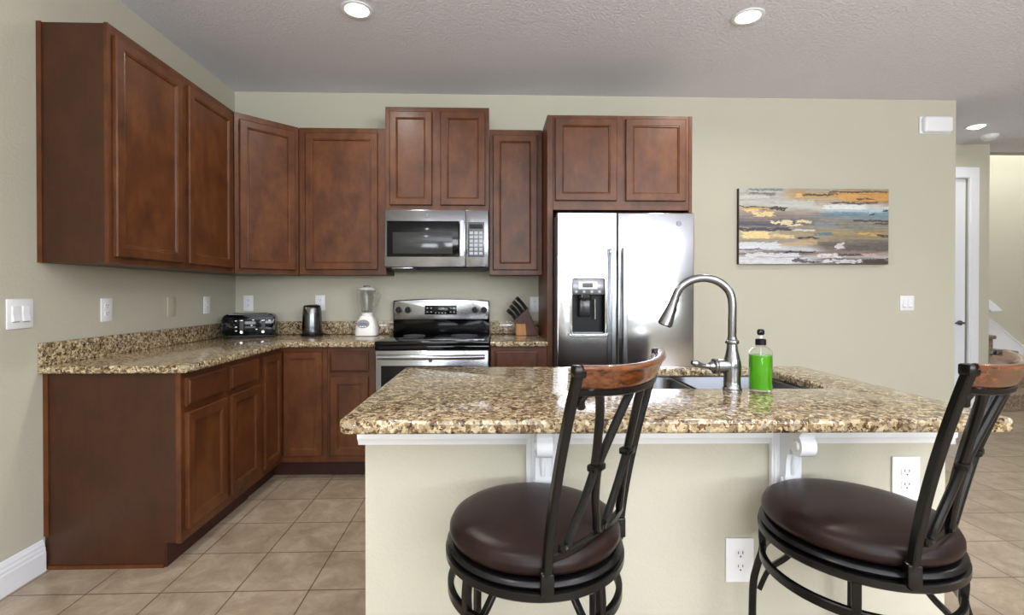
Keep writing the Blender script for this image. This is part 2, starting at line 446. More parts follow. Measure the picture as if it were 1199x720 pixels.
plate('outlet', 'white outlet on back wall behind the knife block', (2.347, 0, 1.147), 0)
plate('rocker', 'white light switch on back wall right of the painting', (5.394, 0, 1.154), 0, .118, .122, gang=2)
t = thing('door_chime', 'white rounded door chime box high on the back wall corner', 'door chime', (5.62, 0, 2.604))
bm = BM(); box(bm, -.12, .12, -.05, 0, -.065, .065, .022, 4); link('cover', bm, PLATE, t)
bm = BM(); box(bm, -.135, .128, -.012, 0, -.07, .07, .004); link('back_plate', bm, WHITE, t)

# ------------------------------------------------------------------ cabinets
def door_mesh(x0, x1, z0, z1, yf, th=.019, fr=.055):
    """recessed panel door: outer back plane at y=yf, front at yf-th"""
    bm = BM(); f = yf-th
    loops = [(0, yf), (0, f+.005), (.005, f), (fr-.010, f), (fr-.006, f+.003), (fr-.002, f+.002), (fr+.004, f+.009), (fr+.006, f+.009)]
    R = []
    for d, y in loops:
        R.append([bm.verts.new(p) for p in ((x0+d, y, z0+d), (x1-d, y, z0+d), (x1-d, y, z1-d), (x0+d, y, z1-d))])
    for A, B in zip(R, R[1:]):
        for i in range(4): bm.faces.new((A[i], A[(i+1) % 4], B[(i+1) % 4], B[i]))
    bm.faces.new(R[0][::-1]); bm.faces.new(R[-1])
    bmesh.ops.recalc_face_normals(bm, faces=bm.faces[:])
    return bm
def drawer_mesh(x0, x1, z0, z1, yf, th=.019):
    bm = BM(); f = yf-th; R = []
    for d, y in [(0, yf), (0, f+.009), (.004, f+.006), (.010, f+.005), (.014, f), (.02, f)]:
        R.append([bm.verts.new(p) for p in ((x0+d, y, z0+d), (x1-d, y, z0+d), (x1-d, y, z1-d), (x0+d, y, z1-d))])
    for A, B in zip(R, R[1:]):
        for i in range(4): bm.faces.new((A[i], A[(i+1) % 4], B[(i+1) % 4], B[i]))
    bm.faces.new(R[0][::-1]); bm.faces.new(R[-1])
    bmesh.ops.recalc_face_normals(bm, faces=bm.faces[:]); return bm
def cabinet(name, label, loc, rz, w, d, z0, z1, doors=(), drawers=(), toe=False, lip=True, cat='cabinet', group=None, sidegap=True):
    """local: x 0..w, back on y=0, front face -d; loc z=0"""
    t = thing(name, label, cat, loc, rz, group)
    bm = BM()
    if toe:
        prism(bm, [(-.002, 0), (-d+.075, 0), (-d+.075, .11), (-d+.018, .11), (-d+.018, z1), (-.002, z1)], .001, w-.001, 'x')
    else: box(bm, .001, w-.001, -d+.018, -.002, z0, z1-.002)
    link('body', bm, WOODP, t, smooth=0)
    bm = BM(); box(bm, 0, w, -d, -d+.018, .11 if toe else z0-.002, z1, .0015, 1); link('face_frame', bm, WOOD, t, smooth=0)
    if toe:
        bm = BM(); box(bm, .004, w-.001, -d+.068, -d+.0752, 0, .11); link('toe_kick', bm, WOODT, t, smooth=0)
    for x0, x1, a, b in doors: link('door', door_mesh(x0, x1, a, b, -d-.001), WOOD, t, smooth=0)
    for x0, x1, a, b in drawers: link('drawer', drawer_mesh(x0, x1, a, b, -d-.001), WOOD, t, smooth=0)
    return t
ZB, ZT = 1.372, 2.432
G1 = 'wall-hung cherry cabinets'; G2 = 'cherry base cabinets'
yS = -1.665
c = cabinet('wall_cabinet', 'tall two-door cherry wall cabinet hung on the left wall', (0, yS, 0), pi/2, -.612-yS, .306, ZB, ZT,
        [(-1.642-yS, -1.17-yS, 1.40, 2.39), (-1.115-yS, -.652-yS, 1.40, 2.39)], group=G1)
link('scribe_strip', box(BM(), -.006, 0, -.022, -.001, ZB, ZT), WOOD, c, smooth=0)
link('scribe_strip', box(BM(), -.004, 0, -.306, -.29, ZB, ZT), WOOD, c, smooth=0)
# diagonal corner
t = thing('corner_wall_cabinet', 'diagonal single-door cherry wall cabinet filling the room corner', 'cabinet', (0, 0, 0), 0, G1)
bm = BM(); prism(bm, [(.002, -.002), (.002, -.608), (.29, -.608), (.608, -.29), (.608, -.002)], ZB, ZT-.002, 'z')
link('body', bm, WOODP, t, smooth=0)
def diag(bm, th):  # move local door frame to diagonal
    M = Matrix.Translation((.306, -.61, 0)) @ Matrix.Rotation(pi/4, 4, 'Z')
    bmesh.ops.transform(bm, matrix=M, verts=bm.verts[:]); return bm
Ld = .304*math.sqrt(2)
link('face_frame', diag(box(BM(), 0.002, Ld-.002, -.0, .016, ZB-.002, ZT, .001, 1), 0), WOOD, t, smooth=0)
link('door', diag(door_mesh(.03, Ld-.03, 1.40, 2.39, -.001), 0), WOOD, t, smooth=0)
cabinet('wall_cabinet', 'wide single-door cherry wall cabinet left of the microwave', (.612, 0, 0), 0, .626, .306, ZB, ZT,
        [(.05, .568, 1.405, 2.393)], group=G1)
cabinet('wall_cabinet', 'short raised two-door cherry wall cabinet above the microwave', (1.24, 0, 0), 0, .746, .345, 1.835, 2.575,
        [(.032, .336, 1.868, 2.54), (.396, .718, 1.868, 2.54)], group=G1)
cabinet('wall_cabinet', 'narrow single-door cherry wall cabinet right of the microwave', (1.988, 0, 0), 0, .386, .306, ZB, ZT,
        [(.026, .350, 1.405, 2.39)], group=G1)
c = cabinet('wall_cabinet', 'deep two-door cherry cabinet above the refrigerator', (2.417, 0, 0), 0, .925, .60, 1.80, ZT+.004,
        [(.012, .43, 1.858, 2.41), (.49, .90, 1.858, 2.41)], group=G1)
tag(link('side_panel', box(BM(), 2.378, 2.416, -.60, -.001, 0, ZT+.004, .001, 1), WOOD, smooth=0),
    'full-height cherry panel between the right counter and the refrigerator', 'cabinet panel')
tag(link('side_panel', box(BM(), 3.343, 3.366, -.60, -.001, 0, ZT+.004, .001, 1), WOOD, smooth=0),
    'full-height cherry panel along the right side of the refrigerator', 'cabinet panel')
# base run
yS = -1.642
c = cabinet('base_cabinet', 'cherry base cabinet with two drawers over two doors, at the left wall', (0, yS, 0), pi/2, .74, .602, 0, .878,
        [(.022, .352, .16, .693), (.392, .714, .16, .693)], [(.022, .352, .72, .85), (.392, .714, .72, .85)], toe=True, group=G2)
link('scribe_strip', box(BM(), -.006, 0, -.022, -.001, .15, .878), WOOD, c, smooth=0)
link('scribe_strip', box(BM(), -.004, 0, -.602, -.58, .11, .878), WOOD, c, smooth=0)
link('shoe_strip', box(BM(), -.006, 0, -.525, -.02, 0, .016), WOOD, c, smooth=0)
t = thing('corner_base_cabinet', 'cherry corner base cabinet with an inside-corner pair of doors', 'cabinet', (0, 0, 0), 0, G2)
bm = BM(); prism(bm, [(.002, -.002), (.002, -.899), (.584, -.899), (.584, -.584), (.909, -.584), (.909, -.002)], .11, .877, 'z')
link('body', bm, WOODP, t, smooth=0)
bm = BM(); box(bm, .584, .602, -.899, -.602, .11, .878, .001, 1); box(bm, .584, .909, -.602, -.584, .11, .878, .001, 1)
link('face_frame', bm, WOOD, t, smooth=0)
bm = BM(); prism(bm, [(.01, -.01), (.01, -.899), (.527, -.899), (.527, -.527), (.909, -.527), (.909, -.01)], 0, .11, 'z'); link('toe_kick', bm, WOODT, t, smooth=0)
bm = door_mesh(0, .243, .155, .848, 0, fr=.05); bmesh.ops.transform(bm, matrix=Matrix.Translation((.603, -.865, 0)) @ Matrix.Rotation(pi/2, 4, 'Z'), verts=bm.verts[:])
link('door', bm, WOOD, t, smooth=0)
link('door', door_mesh(.625, .880, .155, .848, -.603, fr=.05), WOOD, t, smooth=0)
cabinet('base_cabinet', 'narrow cherry base cabinet between the corner and the range', (.91, 0, 0), 0, .325, .602, 0, .878,
        [(.02, .275, .155, .685)], [(.02, .275, .712, .848)], toe=True, group=G2)
cabinet('base_cabinet', 'narrow cherry base cabinet between the range and the refrigerator', (1.996, 0, 0), 0, .381, .602, 0, .878,
        [(.03, .32, .155, .685)], [(.03, .32, .712, .848)], toe=True, group=G2)

# ------------------------------------------------------------------ countertops
ZC = .915
t = thing('countertop', 'speckled tan granite corner countertop along the left and back walls', 'countertop', (0, 0, 0), 0, 'granite countertops')
out = [(.002, -1.672), (.60, -1.672)]+[(.615+.03*sin(a), -1.642-.03*cos(a)) for a in [radians(15*i) for i in range(1, 6)]]+[(.645, -1.635), (.645, -.70)]
out += [(.705-.06*cos(radians(a)), -.70+.06*sin(radians(a))) for a in (22, 45, 68)]+[(.705, -.642), (1.234, -.642), (1.234, -.002), (.002, -.002)]
link('worktop', slab(BM(), out, .879, ZC, r=.009), GRAN, t, smooth=50)
link('backsplash', box(BM(), .002, .022, -1.672, -.002, ZC+.0005, 1.016, .002), GRAN, t)
link('backsplash', box(BM(), .0225, 1.234, -.022, -.002, ZC+.0005, 1.016, .002), GRAN, t)
t = thing('countertop', 'short granite countertop between the range and the refrigerator panel', 'countertop', (0, 0, 0), 0, 'granite countertops')
link('worktop', slab(BM(), [(1.995, -.642), (2.376, -.642), (2.376, -.002), (1.995, -.002)], .879, ZC, r=.009), GRAN, t, smooth=50)
link('backsplash', box(BM(), 1.995, 2.376, -.022, -.002, ZC+.0005, 1.016, .002), GRAN, t)

# ------------------------------------------------------------------ island
IL = Vector((1.606, -2.640)); IR = radians(-1.1); IW, ID = 1.742, .905
def isl(x, y): return (IL.x+x*cos(IR)-y*sin(IR), IL.y+x*sin(IR)+y*cos(IR))
t = thing('island_countertop', 'speckled granite island countertop with a sink cutout', 'countertop', (IL.x, IL.y, 0), IR, 'granite countertops')
out = rrect(0, IW, 0, ID, .03, 6)
SX0, SX1, SY0, SY1 = .745, 1.545, .412, .845
link('worktop', slab(BM(), out, .879, ZC, [rrect(SX0, SX1, SY0, SY1, .05, 6, False)], r=.010), GRAN, t, smooth=50)
t = thing('kitchen_island', 'beige painted island base with white trim and corbels under the granite top', 'kitchen island', (IL.x, IL.y, 0), IR)
wy = .185
link('base_wall', box(BM(), .022, IW-.022, wy, wy+.115, 0, .878), WALL, t, smooth=0)
bm = BM(); box(bm, .06, IW-.06, wy+.117, wy+.16, .1, .66); box(bm, .06, .1, wy+.16, ID-.03, .1, .877); box(bm, IW-.1, IW-.06, wy+.16, ID-.03, .1, .877)
box(bm, .1, IW-.1, ID-.045, ID-.03, .1, .877); box(bm, .06, IW-.06, wy+.16, ID-.05, .1, .14); link('cabinet_body', bm, WOODP, t, smooth=0)
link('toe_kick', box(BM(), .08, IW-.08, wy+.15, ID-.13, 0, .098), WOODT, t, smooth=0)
bm = BM(); prism(bm, [(wy-.001, .878), (wy-.032, .878), (wy-.032, .866), (wy-.022, .856), (wy-.020, .820), (wy-.012, .812), (wy-.008, .800), (wy-.001, .798)], .004, IW-.004, 'x')
link('top_trim', bm, WHITE, t, smooth=30)
link('base_trim', box(BM(), .012, IW-.012, wy-.014, wy-.001, 0, .135, .003), WHITE, t)
def corbel(x):
    bm = BM(); box(bm, x-.044, x+.044, wy-.020, wy-.001, .60, .8775, .003)
    for dx in (-.034, .034): tube(bm, [(x+dx, wy-.020, .61), (x+dx, wy-.020, .87)], .005, 8, smooth=False)
    o = link('corbel', bm, WHITE, t)
    # S-profile body
    pr = [(0, .8775), (-.100, .8775), (-.104, .870), (-.104, .862), (-.096, .856)]
    cy, cz, rr = -.078, .822, .026                    # upper volute
    pr += [(cy+rr*cos(radians(a)), cz+rr*1.15*sin(radians(a))) for a in range(120, 331, 15)]
    pr += [(-.046, .795), (-.038, .780), (-.034, .765)]
    cy, cz, rr = -.018, .705, .012
    pr += [(-.032, .750), (-.031, .730)]+[(cy+rr*cos(radians(a)), cz+rr*1.3*sin(radians(a))) for a in range(150, 301, 15)]
    pr += [(-.008, .682), (0, .675)]
    bm = BM(); prism(bm, [(wy-.019+a, b) for a, b in pr], x-.021, x+.021, 'x')
    link('scroll', bm, WHITE, o, smooth=40)
    cc = [(wy-.019-.078, .822, .016), (wy-.019-.016, .705, .008)]
    for y, z, r_ in cc:
        for s in (-1, 1): link('volute', tube(BM(), [(x+s*.0205, y, z), (x+s*.026, y, z)], [r_, r_*.8], 20, smooth=False), WHITE, o)
    bm = BM(); tube(bm, [(x, wy-.019-.040, .79), (x, wy-.019-.036, .755), (x, wy-.019-.030, .725)], [.007, .009, .006], 10); link('carved_leaf', bm, WHITE, o)
corbel(.532); corbel(1.240)
# outlets on the island (their own things)
def isl_plate(x, z, label):
    p = isl(x, wy-.0005); plate('outlet', label, (p[0], p[1], z), IR, .082, .128)
isl_plate(1.600, .695, 'white outlet on the island wall right of the right corbel')
isl_plate(1.112, .458, 'white outlet low on the island wall between the two stools')

# sink
t = thing('kitchen_sink', 'stainless steel double-bowl undermount sink in the island top', 'sink', (IL.x, IL.y, 0), IR)
def bowl(x0, x1):
    bm = BM(); R = []
    for d, z in ((-.018, .877), (0.0, .877), (.004, .87), (.010, .70), (.03, .675), (.08, .67)):
        R.append([bm.verts.new((p[0], p[1], z)) for p in rrect(x0+d, x1-d, SY0-.003+d, SY1+.006-d, max(.05-d*.2, .02), 6)])
    for A, B in zip(R, R[1:]):
        for i in range(len(A)): bm.faces.new((A[i], A[(i+1) % len(A)], B[(i+1) % len(A)], B[i]))
    bm.faces.new(R[-1]); bmesh.ops.recalc_face_normals(bm, faces=bm.faces[:])
    for f in bm.faces: 
        pass
    return link('bowl', bm, SINKM, t, smooth=50)
xm = (SX0+SX1)/2
for a, b in ((SX0-.006, xm-.012), (xm+.012, SX1+.006)):
    bo = bowl(a, b)
    bm = BM(); lathe(bm, [(.045, .6705), (.045, .673), (.036, .673), (.034, .6705), (.010, .6705), (0, .675)], 28, ((a+b)/2, (SY0+SY1)/2))
    link('drain', bm, CHROME, bo)

# faucet
fx, fy = 2.806, -2.264
t = thing('kitchen_faucet', 'brushed nickel gooseneck pull-down faucet at the sink', 'faucet', (fx, fy, ZC), 0)
FT = STEELB
link('body', lathe(BM(), [(.0, 0), (.031, 0), (.031, .004), (.028, .008), (.0265, .03), (.0275, .055), (.029, .072), (.028, .09), (.0225, .112), (.018, .133), (.0165, .150),
                          (.021, .153), (.0225, .158), (.021, .163), (.016, .167), (.0145, .175), (.0, .175)], 36), FT, t)
dv = Vector((-.97, .24, 0)); dv.normalize()
def fp(s, z): return (dv.x*s, dv.y*s, z)
pts = [fp(0, .165), fp(0, .22), fp(0, .285)]+[fp(.092-.092*cos(radians(a)), .290+.083*sin(radians(a))) for a in range(20, 171, 15)]
link('spout', tube(BM(), pts, .0135, 16, up=(.2, 1, 0), k=3), FT, t)
e0 = Vector(fp(.184, .300)); e1 = Vector(fp(.216, .213)); ax = (e1-e0).normalized()
bm = BM(); tube(bm, [e0-ax*.008, e0, e0+ax*.012, e0+ax*.04, e0+ax*.075, e1], [.0145, .0150, .0150, .018, .0235, .0250], 24, up=(.2, 1, 0), smooth=False)
sh = link('spray_head', bm, FT, t)
bm = BM(); tube(bm, [e1-ax*.001, e1+ax*.004], .021, 20, up=(.2, 1, 0), smooth=False); link('nozzle', bm, BLACKP, sh)
bm = BM(); q = e0+ax*.035+Vector((.012, -.012, .004)); tube(bm, [q, q+ax*.03], .006, 10, up=(.2, 1, 0), smooth=False); link('spray_button', bm, BLACKP, sh)
hd = Vector((-1, -.08, 0)).normalized(); C0 = Vector((0, 0, .078))
bm = BM(); tube(bm, [C0+hd*.012, C0+hd*.05, C0+hd*.056, C0+hd*.06, C0+hd*.066, C0+hd*.07, C0+hd*.082], [.0235, .0235, .0215, .0245, .0245, .017, .012], 24, smooth=False)
hb = link('handle_body', bm, FT, t)
bm = BM(); tube(bm, [C0+hd*.08, C0+hd*.095, C0+hd*.11+Vector((0, 0, .003)), C0+hd*.128+Vector((0, 0, .009)), C0+hd*.142+Vector((0, 0, .014))], [.010, .008, .009, .012, .007], 14); link('lever', bm, FT, hb)

# soap bottle
t = thing('soap_bottle', 'clear pump bottle of bright green dish soap beside the faucet', 'soap dispenser', (2.893, -2.283, ZC), 0)
link('bottle', lathe(BM(), [(0, .0005), (.032, .0005), (.0355, .004), (.036, .012), (.036, .122), (.0335, .132), (.024, .141), (.014, .146), (.014, .152), (.0128, .152), (.0128, .146), (.023, .1395),
                            (.032, .131), (.0345, .122), (.0345, .012), (.033, .005), (0, .004)], 36), CLEARP, t)
link('liquid_soap', lathe(BM(), [(0, .0045), (.0328, .0055), (.0343, .012), (.0343, .117), (0, .117)], 36), SOAP, t)
pc = link('pump_collar', lathe(BM(), [(0, .150), (.0165, .150), (.0165, .168), (.014, .170), (.006, .171), (0, .171)], 28), BLACKP, t)
link('pump_stem', lathe(BM(), [(0, .010), (.002, .010), (.002, .15), (.0045, .17), (.0045, .186), (0, .186)], 12), PLATE, t)
bm = BM(); lathe(bm, [(0, .183), (.009, .183), (.0115, .188), (.0115, .197), (.008, .202), (0, .203)], 20); tube(bm, [(0, 0, .193), (-.010, -.018, .193), (-.015, -.027, .189)], .005, 10)
link('pump_head', bm, BLACKP, t)

# ------------------------------------------------------------------ refrigerator
t = thing('refrigerator', 'stainless steel side-by-side refrigerator with door ice dispenser', 'refrigerator', (2.421, 0, 0), 0)
FW = .895
link('cabinet_case', box(BM(), .004, FW-.004, -.69, -.03, .02, 1.745, .004), mat('fridge_grey_case', (70, 72, 75), .4), t)
bm = BM(); box(bm, .02, FW-.02, -.70, -.66, 0, .07, .003); link('toe_grille', bm, BLACKP, t)
fd0, fd1 = .3885, .3945; YD = -.762
DX0, DX1, DZ0, DZ1 = .096, .314, .968, 1.331
def fdoor(x0, x1, hole=None):
    bm = BM()
    if not hole: box(bm, x0, x1, YD, -.695, .075, 1.755, .008, 3); return bm
    hx0, hx1, hz0, hz1 = hole
    # outline slab with a rectangular opening (front plane xz); build in xy then rotate
    slab(bm, [(x0, .075), (x1, .075), (x1, 1.755), (x0, 1.755)], 0, .067, [[(hx0, hz0), (hx0, hz1), (hx1, hz1), (hx1, hz0)]], r=.006)
    bmesh.ops.transform(bm, matrix=Matrix.Translation((0, YD+.067, 0)) @ Matrix.Rotation(pi/2, 4, 'X'), verts=bm.verts[:])
    return bm
fl = link('freezer_door', fdoor(.002, fd0, (DX0, DX1, DZ0, DZ1)), STEELF, t, smooth=40)
frd = link('fresh_food_door', fdoor(fd1, FW-.002), STEELF, t, smooth=40)
# dispenser
ds = link('dispenser_bezel', slab(BM(), rrect(DX0-.012, DX1+.012, DZ0-.015, DZ1+.010, .02, 5), 0, .006, [rrect(DX0+.004, DX1-.004, DZ0+.006, DZ1-.004, .01, 4, False)], r=.0025), CHROME, t)
ds.rotation_euler = (pi/2, 0, 0); ds.location = (0, YD+.002, 0)
bm = BM()
for a in ((DX0+.001, DX1-.001, -.702, -.698, DZ0+.001, DZ1-.001), (DX0+.001, DX0+.006, YD+.003, -.70, DZ0+.001, DZ1-.001), (DX1-.006, DX1-.001, YD+.003, -.70, DZ0+.001, DZ1-.001), (DX0+.001, DX1-.001, YD+.003, -.70, DZ0+.001, DZ0+.008)):
    box(bm, *a)
dc = link('dispenser_cavity', bm, BLACKP, t, smooth=0)
bm = BM(); box(bm, DX0+.006, DX1-.006, YD+.001, YD+.05, DZ1-.105, DZ1-.004, .003); cp = link('control_panel', bm, mat('dispenser_grey', (120, 122, 124), .25, .6), t)
link('lcd_display', box(BM(), DX0+.07, DX0+.135, YD-.0008, YD+.002, DZ1-.058, DZ1-.030), BLACKG, cp, smooth=0)
link('display_surround', box(BM(), DX0+.045, DX0+.165, YD-.0003, YD+.003, DZ1-.068, DZ1-.020), PLATE, cp, smooth=0)
bm = BM()
for i in range(4): tube(bm, [(DX0+.03+i*.05, YD+.002, DZ1-.085), (DX0+.03+i*.05, YD-.001, DZ1-.085)], .009, 12, smooth=False)
link('dispenser_button', bm, BADGE, cp)
bm = BM(); box(bm, DX0+.05, DX0+.13, -.745, -.715, DZ0+.115, DZ0+.235, .012, 3); lathe(bm, [(.042, DZ0+.225), (.045, DZ0+.24), (.035, DZ0+.262)], 24, (DX0+.09, -.735)); link('ice_paddle', bm, mat('paddle_dark', (42, 42, 44), .2), dc)
bm = BM(); tube(bm, [(DX0+.155, -.735, DZ0+.23), (DX0+.158, -.73, DZ0+.10)], .006, 10, smooth=False); link('water_lever', bm, STEEL, dc)
link('drip_tray', box(BM(), DX0+.012, DX1-.012, YD+.004, -.705, DZ0+.008, DZ0+.016, .002), BADGE, dc)
bm = BM(); tube(bm, [(DX0+.02, YD-.004, DZ0-.008), (DX0-.006, YD-.004, DZ0-.004), (DX0-.010, YD-.003, DZ0+.012)], .005, 8); tube(bm, [(DX0+.02, YD-.004, DZ0-.008), (DX1-.02, YD-.004, DZ0-.008)], .005, 8, smooth=False)
tube(bm, [(DX1-.02, YD-.004, DZ0-.008), (DX1+.006, YD-.004, DZ0-.004), (DX1+.010, YD-.003, DZ0+.012)], .005, 8); link('chrome_sill', bm, CHROME, dc)
for x, par in ((.352, fl), (.426, frd)):
    bm = BM(); tube(bm, [(x, YD-.052, .45), (x, YD-.056, .9), (x, YD-.052, 1.525)], .01, sq=(.014, .009), up=(0, -1, 0))
    box(bm, x-.012, x+.012, YD-.05, YD-.001, 1.495, 1.525, .004); box(bm, x-.012, x+.012, YD-.05, YD-.001, .45, .48, .004)
    link('door_handle', bm, STEEL, par)
def badge(par, x, y, z, r, ry=(pi/2, 0, 0)):
    bm = BM(); tube(bm, [(x, y, z), (x, y-.002, z)], r, 28, smooth=False); b = link('round_emblem', bm, BADGE, par)
    bm = BM(); tube(bm, [(x+(r*.9)*cos(a), y-.0022, z+(r*.9)*sin(a)) for a in [2*pi*i/28 for i in range(28)]], r*.07, 6, closed=True, up=(0, 1, 0)); link('emblem_ring', bm, BLACKP, b)
    text('emblem_letters', 'GE', r*1.05, BLACKP, b, (x, y-.0026, z), ry)
badge(t, .792, YD, 1.687, .017)

# ------------------------------------------------------------------ range
t = thing('electric_range', 'stainless and black electric range with glass cooktop and rear control panel', 'range', (1.241, 0, 0), 0)
RW = .747
link('oven_body', box(BM(), .002, RW-.002, -.655, -.025, .02, .895, .003), BLACKP, t)
ck = link('glass_cooktop', box(BM(), 0, RW, -.69, -.075, .896, .922, .006, 3), BLACKG, t)
bm = BM()
for cx_, cy_, r_ in ((.19, -.52, .105), (.56, -.52, .085), (.19, -.24, .08), (.56, -.24, .10)):
    for rr in (r_, r_*.62): tube(bm, [(cx_+rr*cos(a), cy_+rr*sin(a), .9222) for a in [2*pi*i/48 for i in range(48)]], .0012, 4, closed=True)
link('burner_ring', bm, KEYP, ck)
# backguard with arched top
def arch(x0, x1, z0, zs, zc, k=16): return [(x0, z0), (x1, z0)]+[(x1-(x1-x0)*i/k, zs+(zc-zs)*sin(pi*i/k)**.8) for i in range(k+1)]
bm = BM(); prism(bm, arch(0.0, RW, .90, 1.178, 1.193), -.075, -.02, 'y', .003); bg = link('backguard', bm, BLACKG, t, smooth=30)
bm = BM(); prism(bm, arch(.008, RW-.012, 1.034, 1.170, 1.185), -.083, -.074, 'y', .002); pn = link('control_panel', bm, STEEL, t, smooth=30)
link('display_glass', box(BM(), .245, .492, -.0865, -.082, 1.070, 1.141, .001), BLACKG, pn)
DISP = mat('display_print', (170, 176, 180), .5)
for i in range(4):
    for j in range(2):
        bm = BM(); x = (.265, .295, .445, .472)[i]; z = 1.090+j*.03
        box(bm, x-.006, x+.006, -.0872, -.0865, z-.004, z+.004); link('touch_key', bm, DISP, pn, smooth=0)
text('clock_digits', '12:00', .022, DISP, pn, (.369, -.0868, 1.118), (pi/2, 0, 0))
bm = BM()
for x in (.33, .355, .38, .405): box(bm, x-.005, x+.005, -.0872, -.0865, 1.080, 1.086)
link('key_row', bm, DISP, pn, smooth=0)
for x in (.043, .115, .632, .703):
    bm = BM(); tube(bm, [(x, -.083, 1.105), (x, -.089, 1.105), (x, -.107, 1.105)], [.025, .024, .020], 24, smooth=False); kb = link('burner_knob', bm, BLACKP, t)
    bm = BM(); box(bm, x-.004, x+.004, -.114, -.105, 1.087, 1.124, .002); link('knob_grip', bm, BLACKP, kb)
# door
link('vent_trim', box(BM(), .002, RW-.002, -.688, -.655, .868, .894, .002), BLACKG, t)
dr_ = link('oven_door', box(BM(), .006, RW-.006, -.70, -.657, .22, .864, .006, 3), STEEL, t)
dw = link('door_window', box(BM(), .045, RW-.045, -.7035, -.699, .36, .765, .002), BLACKG, dr_)
bm = BM(); tube(bm, [(.03, -.742, .826), (RW/2, -.750, .824), (RW-.03, -.742, .826)], .016, 16, up=(0, 0, 1))
for x in (.04, RW-.04): box(bm, x-.012, x+.012, -.74, -.70, .815, .838, .004)
link('door_handle', bm, STEEL, dr_)
link('storage_drawer', box(BM(), .006, RW-.006, -.695, -.657, .05, .21, .005), STEEL, t)
badge(t, RW/2-.01, -.70, .797, .013)

# ------------------------------------------------------------------ microwave
t = thing('microwave_oven', 'stainless over-the-range microwave below the raised cabinet', 'microwave', (1.243, 0, 0), 0)
MW = .738; M0, M1 = 1.412, 1.828
link('case', box(BM(), 0, MW, -.36, -.005, M0+.006, M1, .003), mat('microwave_case', (60, 60, 62), .35, .5), t)
md = link('door', box(BM(), .001, .574, -.40, -.361, M0+.01, M1-.001, .004), STEEL, t)
link('control_side', box(BM(), .576, MW-.001, -.40, -.361, M0+.01, M1-.001, .004), STEEL, t)
cs = t.children[-1]
wn = link('door_glass', box(BM(), .019, .530, -.403, -.3995, 1.494, 1.748, .001), BLACKG, md)
link('viewing_window', box(BM(), .060, .482, -.4042, -.4028, 1.517, 1.668, .001), DARKG, md)
bm = BM(); tube(bm, [(.552, -.440, 1.50), (.552, -.446, 1.62), (.552, -.440, 1.745)], .01, sq=(.015, .008), up=(0, -1, 0))
box(bm, .542, .562, -.438, -.40, 1.50, 1.52, .003); box(bm, .542, .562, -.438, -.40, 1.725, 1.745, .003); link('door_handle', bm, STEEL, md)
kp = link('keypad', box(BM(), .590, .708, -.4025, -.3995, 1.494, 1.742, .002), KEYP, t)
for r_ in range(6):
    bm = BM()
    for c_ in range(3): box(bm, .603+c_*.034, .628+c_*.034, -.4032, -.4024, 1.510+r_*.029, 1.530+r_*.029)
    link('key_row', bm, DISP if r_ % 2 else BADGE, kp, smooth=0)
link('display', box(BM(), .602, .697, -.4034, -.4024, 1.695, 1.728), BLACKG, kp, smooth=0)
badge(t, .305, -.40, 1.789, .015)
bm = BM(); box(bm, .02, MW-.02, -.37, -.05, M0-.008, M0+.006, .003); box(bm, .04, .22, -.385, -.30, M0-.004, M0+.004); link('bottom_vent', bm, BLACKP, t)
link('vent_lip', box(BM(), .05, .20, -.39, -.33, M0-.002, M0+.008, .002), STEEL, t)

# ------------------------------------------------------------------ toaster
t = thing('toaster', 'black four-slice toaster on the corner counter', 'toaster', (.221, -.215, ZC), radians(18))
tw, td, th = .345, .20, .172
bm = BM(); pts = []
prof = rrect(-tw/2, tw/2, .012, th, .045, 6)
prism(bm, prof, -td/2, td/2, 'y', .012); link('shell', bm, BLACKG, t, smooth=40)
bm = BM(); box(bm, -tw/2+.01, tw/2-.01, -td/2+.01, td/2-.01, .001, .014, .003); link('base', bm, BLACKP, t)
bm = BM()
for y in (-.055, -.02, .02, .055): box(bm, -tw/2+.06, tw/2-.06, y-.012, y+.012, th-.003, th+.0015, .001)
link('bread_slot', bm, GREYD, t)
link('front_panel', box(BM(), -.10, .155, -td/2-.004, -td/2+.004, .022, th-.022, .003), BLACKG, t)
fpn = t.children[-1]
CHD = mat('toaster_chrome', (190, 192, 195), .2, 1)
for x in (-.045, .095):
    bm = BM(); box(bm, x-.013, x+.013, -td/2-.006, -td/2-.003, .05, .125, .002); link('lever_slot', bm, GREYD, t)
    bm = BM(); box(bm, x-.016, x+.016, -td/2-.024, -td/2-.005, .118, .130, .004); sl = link('lever', bm, BLACKP, t)
    bm = BM(); box(bm, x-.012, x+.012, -td/2-.0255, -td/2-.0235, .121, .127, .001); link('lever_highlight', bm, CHD, sl)
    bm = BM(); tube(bm, [(x, -td/2-.004, .042), (x, -td/2-.016, .042)], [.013, .011], 20, smooth=False); kn = link('browning_knob', bm, BLACKP, t)
    bm = BM(); tube(bm, [(x, -td/2-.016, .042), (x, -td/2-.018, .042)], .009, 16, smooth=False); link('knob_cap', bm, CHD, kn)
bm = BM()
for x, z in ((-.082, .122), (.03, .126), (.018, .088), (.05, .060), (-.082, .050), (-.082, .078), (.135, .122)):
    box(bm, x-.007, x+.007, -td/2-.0065, -td/2-.0035, z-.003, z+.003, .001)
link('push_button', bm, CHD, fpn)

